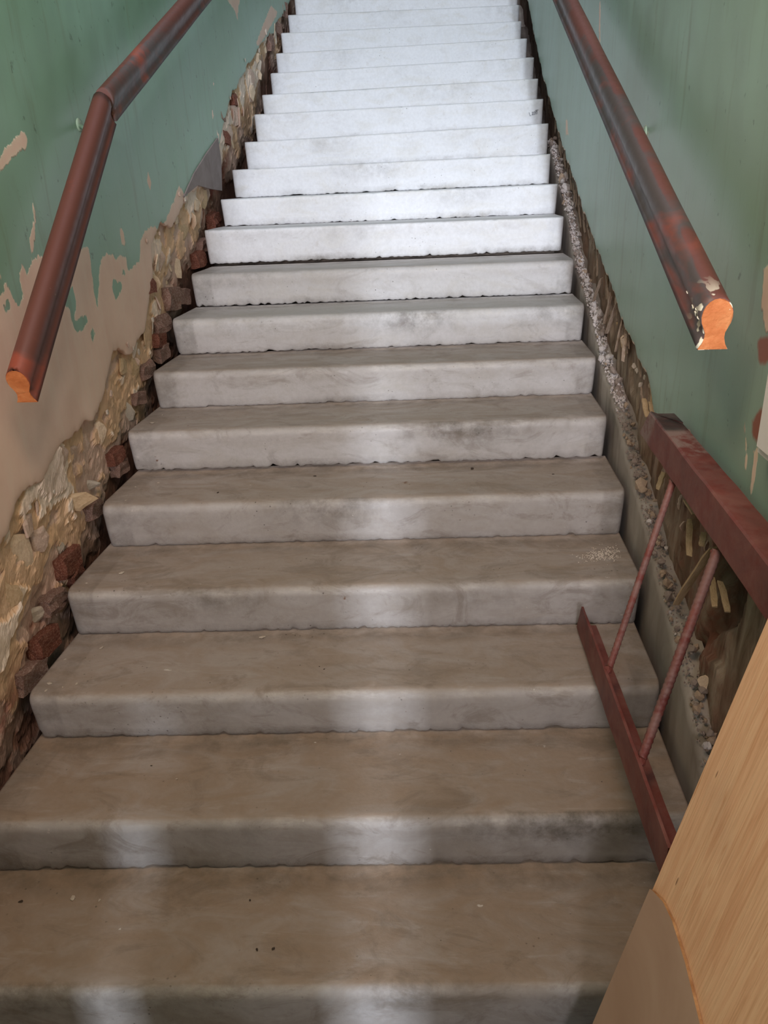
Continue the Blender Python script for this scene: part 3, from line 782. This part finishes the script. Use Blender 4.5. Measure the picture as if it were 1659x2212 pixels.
# ------------------------------------------------------------------ handrails
PROF = []
for k in range(15):          # round head
    a = math.radians(-38+k*256/14); PROF.append((.0275*math.cos(a), .050+.0275*math.sin(a)))
PROF += [(-.0180, .026), (-.0175, .018), (-.021, .008), (-.0265, .0), (.0265, .0), (.021, .008), (.0175, .018), (.0180, .026)]
PROF = [(u*1.02, v*1.14) for u, v in PROF]
def rail_section(name, A, B, parent, skewA=0, skewB=0, nseg=60, wornf=None, splashA=0, mat=None):
    A = Vector(A); B = Vector(B); d = (B-A).normalized(); side = d.cross(Vector((0, 0, 1))).normalized(); up = side.cross(d).normalized()
    L = (B-A).length; vs = []; worn = []; spl = []; m = len(PROF)
    for i in range(nseg+1):
        t = i/nseg
        for (u, v) in PROF:
            s = t*L+(skewA*(v-.04) if i == 0 else 0)+(skewB*(v-.04) if i == nseg else 0)
            p = A+d*s+side*u+up*(v-.04)+Vector((0, 0, .0015*nz(s, 0, 0, 3, u*50)))
            vs.append(p); worn.append(wornf(t, u, v) if wornf else .4); spl.append(max(0, 1-t*L/splashA) if splashA else 0)
    fs = grid_faces(nseg+1, m, wrap=True)
    fs.append(tuple(range(m))[::-1]); fs.append(tuple(nseg*m+k for k in range(m)))
    o = mesh(name, vs, fs, mat or M_RAIL, parent, True, {'worn': worn, 'splash': spl})
    o.data.polygons[-1].use_smooth = False; o.data.polygons[-2].use_smooth = False
    return o, A, d, side, up, L
def cut_end(A, d, side, up, skew, parent, name='cut_end', mat=None):
    vs = []; m = len(PROF)
    for off in (-.0015, .001):
        for (u, v) in PROF:
            c = .04; uu, vv = u*.97, (v-c)*.97
            q = random.Random(int((u+v)*1e5)).uniform(-.0012, .0012)
            vs.append(A+d*(off+skew*vv+(q if off < 0 else 0))+side*uu+up*vv)
    fs = [tuple(range(m))[::-1]]+[(i, (i+1) % m, m+(i+1) % m, m+i) for i in range(m)]
    o = mesh(name, vs, fs, mat or M_CUT, parent, False)
    return o

def bracket(parent, wallp, railp, side):
    W_ = Vector(wallp); R_ = Vector(railp); pts = [W_, W_.lerp(R_, .6)+Vector((0, 0, -.012)), R_+Vector((0, 0, -.02)), R_]
    vs = []; n = 8
    d0 = (R_-W_).normalized()
    for i, p in enumerate(pts):
        d = (pts[min(i+1, 3)]-pts[max(i-1, 0)]).normalized(); a = d.orthogonal().normalized(); b = d.cross(a)
        for k in range(n): t = k/n*6.283; vs.append(p+(a*math.cos(t)+b*math.sin(t))*.0075)
    o = mesh('bracket', vs, grid_faces(4, n, wrap=True)+[tuple(range(n))[::-1], tuple(3*n+k for k in range(n))], M_BRACKET, parent, True)
    # rosette on the wall
    vs = []
    for i, (rad, off) in enumerate(((.020, -.002), (.020, .003), (.012, .006))):
        for k in range(12): t = k/12*6.283; vs.append((W_.x+side*-off, W_.y+rad*math.cos(t), W_.z+rad*math.sin(t)))
    mesh('wall_plate', vs, grid_faces(3, 12, wrap=True)+[tuple(range(12)), tuple(24+k for k in range(12))], M_BRACKET, o, True)

RRt = empty('handrail', tuple(onX(1548, 700, 1.40)))
tag(RRt, 'long worn red handrail on the right wall, its sawn end splashed with cream paint', 'handrail', 'wooden handrails')
def world_child(o, root): o.matrix_parent_inverse = Matrix.Translation(-root.location)
A = onX(1546, 705, 1.40); B0 = onX(1222, 0, 1.385); dd = (B0-A); B = A+dd*1.6
s, A_, d_, sd, up_, L_ = rail_section('rail', A, B, RRt, skewA=.35, nseg=110, wornf=lambda t, u, v: .25+.5*(u < -.01)+.35*(t > .08)*(t < .3), splashA=.09)
world_child(s, RRt)
c = cut_end(A_, d_, sd, up_, .35, RRt); c['label'] = 'sawn orange wood end'; world_child(c, RRt)
r = random.Random(3)
for k in range(26):   # dried paint drips near the cut end
    a = math.radians(r.uniform(30, 215)); t = abs(r.gauss(0, .05))+.004; 
    p = A_+d_*t+sd*(.0275*math.cos(a))+up_*(.010+.0275*math.sin(a))
    o = put('paint_drip', SLAB[k % 8], M_SPLASH, tuple(p), (.0018, r.uniform(.004, .011), .0018*r.uniform(.7, 1.6)), Vector(d_).to_track_quat('Y', 'Z').to_euler(), RRt)
    world_child(o, RRt)
P = onX(1395, 287, XR); Q = onX(1370, 300, 1.40)
PT = A_+d_*((P[1]-A_.y)/d_.y)
bracket(RRt, (XR, P[1], P[2]), (PT.x, PT.y, PT.z-.03), 1)
for o in RRt.children:
    if o.name.startswith('bracket'): world_child(o, RRt)

KL = onX(226, 232, -.12)
RLt = empty('handrail', tuple(KL))
tag(RLt, 'brown handrail on the left wall, broken at a kink with its lower length sagging', 'handrail', 'wooden handrails')
E0 = onX(45, 838, -.12); U1 = onX(425, -5, -.12)
du_ = (U1-KL); U2 = KL+du_*1.8
s, A_, d_, sd, up_, L_ = rail_section('lower_rail', E0, KL-(KL-E0)*.012, RLt, skewA=.35, skewB=.35, nseg=70, wornf=lambda t, u, v: .02+.3*(u > .012))
world_child(s, RLt)
c = cut_end(A_, d_, sd, up_, .35, RLt); c['label'] = 'sawn orange wood end'; world_child(c, RLt)
s, A2, d2, sd2, up2, L2 = rail_section('upper_rail', KL+du_*.006, U2, RLt, skewA=.30, nseg=90, wornf=lambda t, u, v: -.15+.75*(u > .008))
world_child(s, RLt)
KV = Vector(KL)
for k in range(14):
    o = put('splinter', STRIP[k % 6], M_SPL, tuple(KV+sd*r.uniform(-.022, .02)+up_*r.uniform(-.03, .03)), (.004, r.uniform(.02, .05), .006), (r.uniform(.3, .9), r.uniform(-.4, .4), r.uniform(-.4, .4)), RLt)
    world_child(o, RLt)
P = onX(170, 270, XL); PT = Vector(E0).lerp(KV, .93)
bracket(RLt, (XL, P[1], P[2]), (PT.x, PT.y, PT.z-.025), -1)
for o in RLt.children:
    if o.name.startswith('bracket'): world_child(o, RLt)

# ------------------------------------------------------------------ steel truss lying on the stairs
TR = empty('steel_truss', (1.29, .9, .45))
tag(TR, 'red oxide steel truss of two angle irons and ribbed bars leaning at the right wall', 'metal frame')
def angle_bar(name, top, bot, flange, side_w, th, parent, top_flange, endcut=.0, n=40, sootf=None, dustf=None):
    """top/bot: two lists of (y,z) at far end and near end on plane X; L-section"""
    X, (ya, za), (yb, zb), (yc, zc), (yd, zd) = flange
    vs = []; du = []; so = []
    for i in range(n+1):
        t = i/n
        yT, zT = lerp(ya, yb, t), lerp(za, zb, t)
        yB, zB = lerp(yc, yd, t), lerp(zc, zd, t)
        if top_flange:
            sec = [(X, yB, zB), (X, yT, zT-.004), (X+.004, yT, zT), (X+side_w, yT-.0+endcut*(t < .001), zT), (X+side_w, yT+endcut*(t < .001), zT-th), (X+th, yT, zT-th), (X+th, yB, zB)]
        else:
            sec = [(X, yT, zT), (X+th, yT, zT), (X+th, yB, zB+th), (X+side_w, yB, zB+th), (X+side_w, yB, zB), (X, yB, zB)]
            sec = sec[::-1]
        for j, p in enumerate(sec):
            vs.append((p[0]+.0012*nz(p[1], j, 0, 9, 1), p[1], p[2]+.0015*nz(p[1], j, 0, 12, 3)))
            du.append(dustf(t, j) if dustf else .15); so.append(sootf(t, j) if sootf else 0)
    m = len(sec); fs = grid_faces(n+1, m, wrap=True, flip=False)
    fs.append(tuple(range(m))[::-1]); fs.append(tuple(n*m+k for k in range(m)))
    o = mesh(name, vs, fs, M_STEEL, parent, False, {'dust': du, 'soot': so}); world_child(o, TR); return o
TX = 1.425
tb = angle_bar('upper_chord', 0, 0, (TX, (.93, 1.088), (.135, 1.060), (1.005, 1.008), (.105, .974)), .055, .006, TR, True, endcut=-.10,
               dustf=lambda t, j: .9 if (j in (2, 3) and .16 < t < .38) or t < .08 else .18, sootf=lambda t, j: 1 if (j in (2, 3) and t < .20) else 0)
lb = angle_bar('lower_chord', 0, 0, (1.283, (.895, .540), (.006, .590), (.945, .4425), (.010, .503)), .055, .006, TR, False)
def rebar(a, b, rad):
    a = Vector(a); b = Vector(b); d = (b-a).normalized(); x = d.orthogonal().normalized(); y = d.cross(x); L = (b-a).length
    n = int(L/.004); m = 10; vs = []
    for i in range(n+1):
        p = a+d*(L*i/n)
        for k in range(m):
            t = k/m*6.283; rb = rad*(1+.13*(1 if (i+(k > 4)) % 3 == 0 else 0)+(.12 if k in (0, 5) else 0))
            vs.append(p+(x*math.cos(t)+y*math.sin(t))*rb)
    o = mesh('ribbed_bar', vs, grid_faces(n+1, m, wrap=True)+[tuple(range(m))[::-1], tuple(n*m+k for k in range(m))], M_STEEL, TR, True, {'dust': [.5]*len(vs), 'soot': [0]*len(vs)})
    world_child(o, TR)
P1 = onX(1457, 1030, 1.438); P2 = onX(1313, 1452, 1.296); rebar(P1, P2, .0078)
P1 = onX(1550, 1188, 1.438); P2 = onX(1382, 1650, 1.296); rebar(P1, P2, .0092)
for P in (onX(1455, 1040, 1.436), onX(1547, 1195, 1.436), onX(1315, 1446, 1.294), onX(1385, 1645, 1.294)):
    o = put('weld', STONE[2], M_STEEL, tuple(P), (.012, .016, .012), (0, 0, 0), TR); world_child(o, TR)

# ------------------------------------------------------------------ boards in the right foreground
C0 = CAM
Q1 = C0+_ray(1659, 1335)/F*1.15; Q2 = C0+_ray(1286, 2212)/F*1.40
e1 = Vector(Q1-Q2).normalized()                 # up the visible edge
e2 = Vector((-.02, -1, 0)); e2 = (e2-e1*e2.dot(e1)).normalized()
nrm = e1.cross(e2).normalized()
if nrm.dot(Vector(C0-Q2)) < 0: nrm = -nrm
ORG = Vector(Q2)
def board(name, poly, th, off, mat, label, cat):
    """poly in (along edge, away from edge) metres on the leaning plane"""
    m = len(poly)
    vs = [(a, b, off) for a, b in poly]+[(a, b, off-th) for a, b in poly]
    ez = nrm; flip = e1.cross(e2).dot(nrm) < 0
    fs = [tuple(range(m)), tuple(range(2*m-1, m-1, -1))]+[(i, m+i, m+(i+1) % m, (i+1) % m) for i in range(m)]
    area2 = sum(poly[i][0]*poly[(i+1) % m][1]-poly[(i+1) % m][0]*poly[i][1] for i in range(m))
    if area2 < 0: fs = [f[::-1] for f in fs]
    me = bpy.data.meshes.new(name); me.from_pydata(vs, [], fs); me.materials.append(mat); me.materials.append(M_EDGE)
    for p in me.polygons:
        if len(p.vertices) == 4 and p.index > 1: p.material_index = 1
    o = bpy.data.objects.new(name, me); sc.collection.objects.link(o)
    Mx = Matrix.Identity(4)
    for i in range(3): Mx[i][0] = e1[i]; Mx[i][1] = e2[i]*(1); Mx[i][2] = e1.cross(e2)[i]; Mx[i][3] = ORG[i]
    if flip:
        for v in me.vertices: v.co.z = -v.co.z
        for p in me.polygons: p.flip()
    o.matrix_world = Mx
    return tag(o, label, cat)
down = -(Q2[2]-.006)/e1.z
def onBoard(px, py, off):
    d = Vector(_ray(px, py)); o_ = Vector(C0); t = (ORG+nrm*off-o_).dot(nrm)/d.dot(nrm); p = o_+d*t-ORG
    return (p.dot(e1), p.dot(e2))
ply_len = 1.10
# the bottom edge is cut to stand flat on the floor: z = .006
def zfoot(b): return -(Q2[2]-.006+b*e2.z)/e1.z
board('plywood_sheet', [(zfoot(0), 0), (ply_len, 0), (ply_len, .92), (zfoot(.92), .92)], .010, 0, M_PLY,
      'pale pine plywood sheet leaning on the right wall in the foreground', 'board')
ap = onBoard(1410, 1925, .006); q1 = onBoard(1432, 1948, .006); q2 = onBoard(1452, 1990, .006); q3 = onBoard(1480, 2080, .006); q4 = onBoard(1512, 2212, .006); q0 = onBoard(1404, 1922, .006)
foot = zfoot(0)+.001
ex = (q4[0]-(q3[0]-q4[0])*2.0, q4[1]+(q4[1]-q3[1])*2.0)
board('hardboard_offcut', [(foot, .002), (q0[0], .002), (ap[0], .012), q1, q2, q3, q4, ex, (foot, ex[1])], .005, .0062, M_HARD,
      'dusty brown board with a pointed top propped in front of the plywood sheet', 'board')

# ------------------------------------------------------------------ white box at the right edge
WB = [onX(x, y, XR-.035) for x, y in ((1657, 540), (1638, 950), (1640, 990))]
y1 = WB[1][1]+.012; z0 = WB[2][2]
o = empty('wall_box', (XR, y1-.3, z0)); tag(o, 'white enamelled box fixed to the green wall at the right edge', 'box')
def rbox(name, lo, hi, mat, parent, bev=.004):
    bm = bmesh.new(); bmesh.ops.create_cube(bm, size=1)
    for v in bm.verts: v.co = Vector([lerp(lo[i], hi[i], v.co[i]+.5) for i in range(3)])
    bmesh.ops.bevel(bm, geom=bm.edges[:], offset=bev, segments=2, affect='EDGES')
    me = bpy.data.meshes.new(name); bm.to_mesh(me); bm.free(); q = link(name, me, mat, parent, False)
    q.matrix_parent_inverse = Matrix.Translation(-parent.location); return q
rbox('case', (XR-.030, y1-.36, z0), (XR+.001, y1, z0+.62), M_CAB, o)
rbox('cover', (XR-.038, y1-.345, z0+.015), (XR-.0295, y1-.012, z0+.605), M_CAB, o)

# ------------------------------------------------------------------ crumbs on the treads
r = random.Random(21)
def tread_of(px, py):
    for n in range(0, 12):
        zt = sum(ZT[n])/2*RI; P = onZ(px, py, zt); y = P[1]-SK*P[0]
        if n*G+.02 <= y <= (n+1)*G: 
            u = (P[0]+.2)/1.66; z = lerp(ZT[n][0], ZT[n][1], u)*RI; return n, (P[0], P[1], z)
    return None, None
NAMES = ['lowest tread', 'second lowest tread', 'third lowest tread, under the truss end', 'fourth lowest tread', 'fifth lowest tread', 'sixth lowest tread', 'seventh lowest tread', 'eighth tread']
chips = [(263, 1240, .011, 0, .45), (220, 1402, .009, 0, .5), (141, 1427, .005, 0, .5), (108, 1480, .010, 0, .6), (100, 1495, .007, 0, .6), (166, 1480, .007, 0, .6), (136, 1487, .004, 0, .6), (187, 1262, .005, 0, .6),
         (329, 915, .012, 0, .4), (351, 897, .006, 0, .6), (342, 1044, .006, 0, .6), (293, 1053, .005, 0, .6), (272, 1082, .004, 0, .6), (567, 1378, .012, 0, .3), (157, 1942, .011, 0, .5), (215, 1945, .005, 0, .4),
         (1020, 1013, .009, 1, .7), (1195, 1024, .006, 1, .5), (1259, 1066, .008, 1, .3), (680, 1029, .008, 1, .4), (471, 1065, .007, 1, .4), (555, 2052, .005, 1, .5), (590, 2050, .006, 1, .5), (45, 1948, .007, 1, .5),
         (540, 1945, .004, 1, .5), (327, 1655, .004, 1, .5), (700, 1446, .004, 1, .5), (722, 1490, .004, 1, .5), (690, 1440, .003, 1, .5)]
for k, (px, py, s, kd, fl) in enumerate(chips):
    n, P = tread_of(px, py)
    if n is None: continue
    u_ = (P[0]+.2)/1.66; where = 'at the left end' if u_ < .17 else ('left of the middle' if u_ < .42 else ('near the middle' if u_ < .6 else 'on the right'))
    m = (M_FRAG[2], M_DIRT)[kd]
    o = put('mortar_crumb' if kd else 'plaster_chip', (SLAB if fl < .65 else STONE)[k % 8], m, (P[0], P[1], P[2]+s*.18), (s, s*.75, s*fl*1.2), (0, 0, r.uniform(0, 6)))
    big = s >= .010
    if kd: tag(o, f'tiny dark crumb {where} of the {NAMES[n]}', 'debris', f'dark crumbs {where} of the {NAMES[n]}')
    else: tag(o, (f'large pale chip {where} of the {NAMES[n]}' if big else f'tiny pale chip {where} of the {NAMES[n]}'), 'debris', f'pale chips {where} of the {NAMES[n]}')
# dust scatter at the right of one tread
vs = []; fs = []
for k in range(420):
    px = 1310+r.gauss(0, 24); py = 1195-(px-1310)*.12+r.gauss(0, 7)
    n, P = tread_of(px, py)
    if n is None or P[0] > 1.44: continue
    s = r.uniform(.0008, .0026); b = len(vs)
    for d in ((1, 0, -.1), (-.6, .9, -.1), (-.5, -.9, -.1), (0, 0, .9)): vs.append((P[0]+d[0]*s, P[1]+d[1]*s, P[2]+.0006+d[2]*s))
    fs += [(b, b+1, b+3), (b+1, b+2, b+3), (b+2, b, b+3), (b, b+2, b+1)]
o = mesh('plaster_dust', vs, fs, M_FRAG[2], None, False)
tag(o, 'scatter of white plaster dust on the right of one tread', 'debris', None, 'stuff')
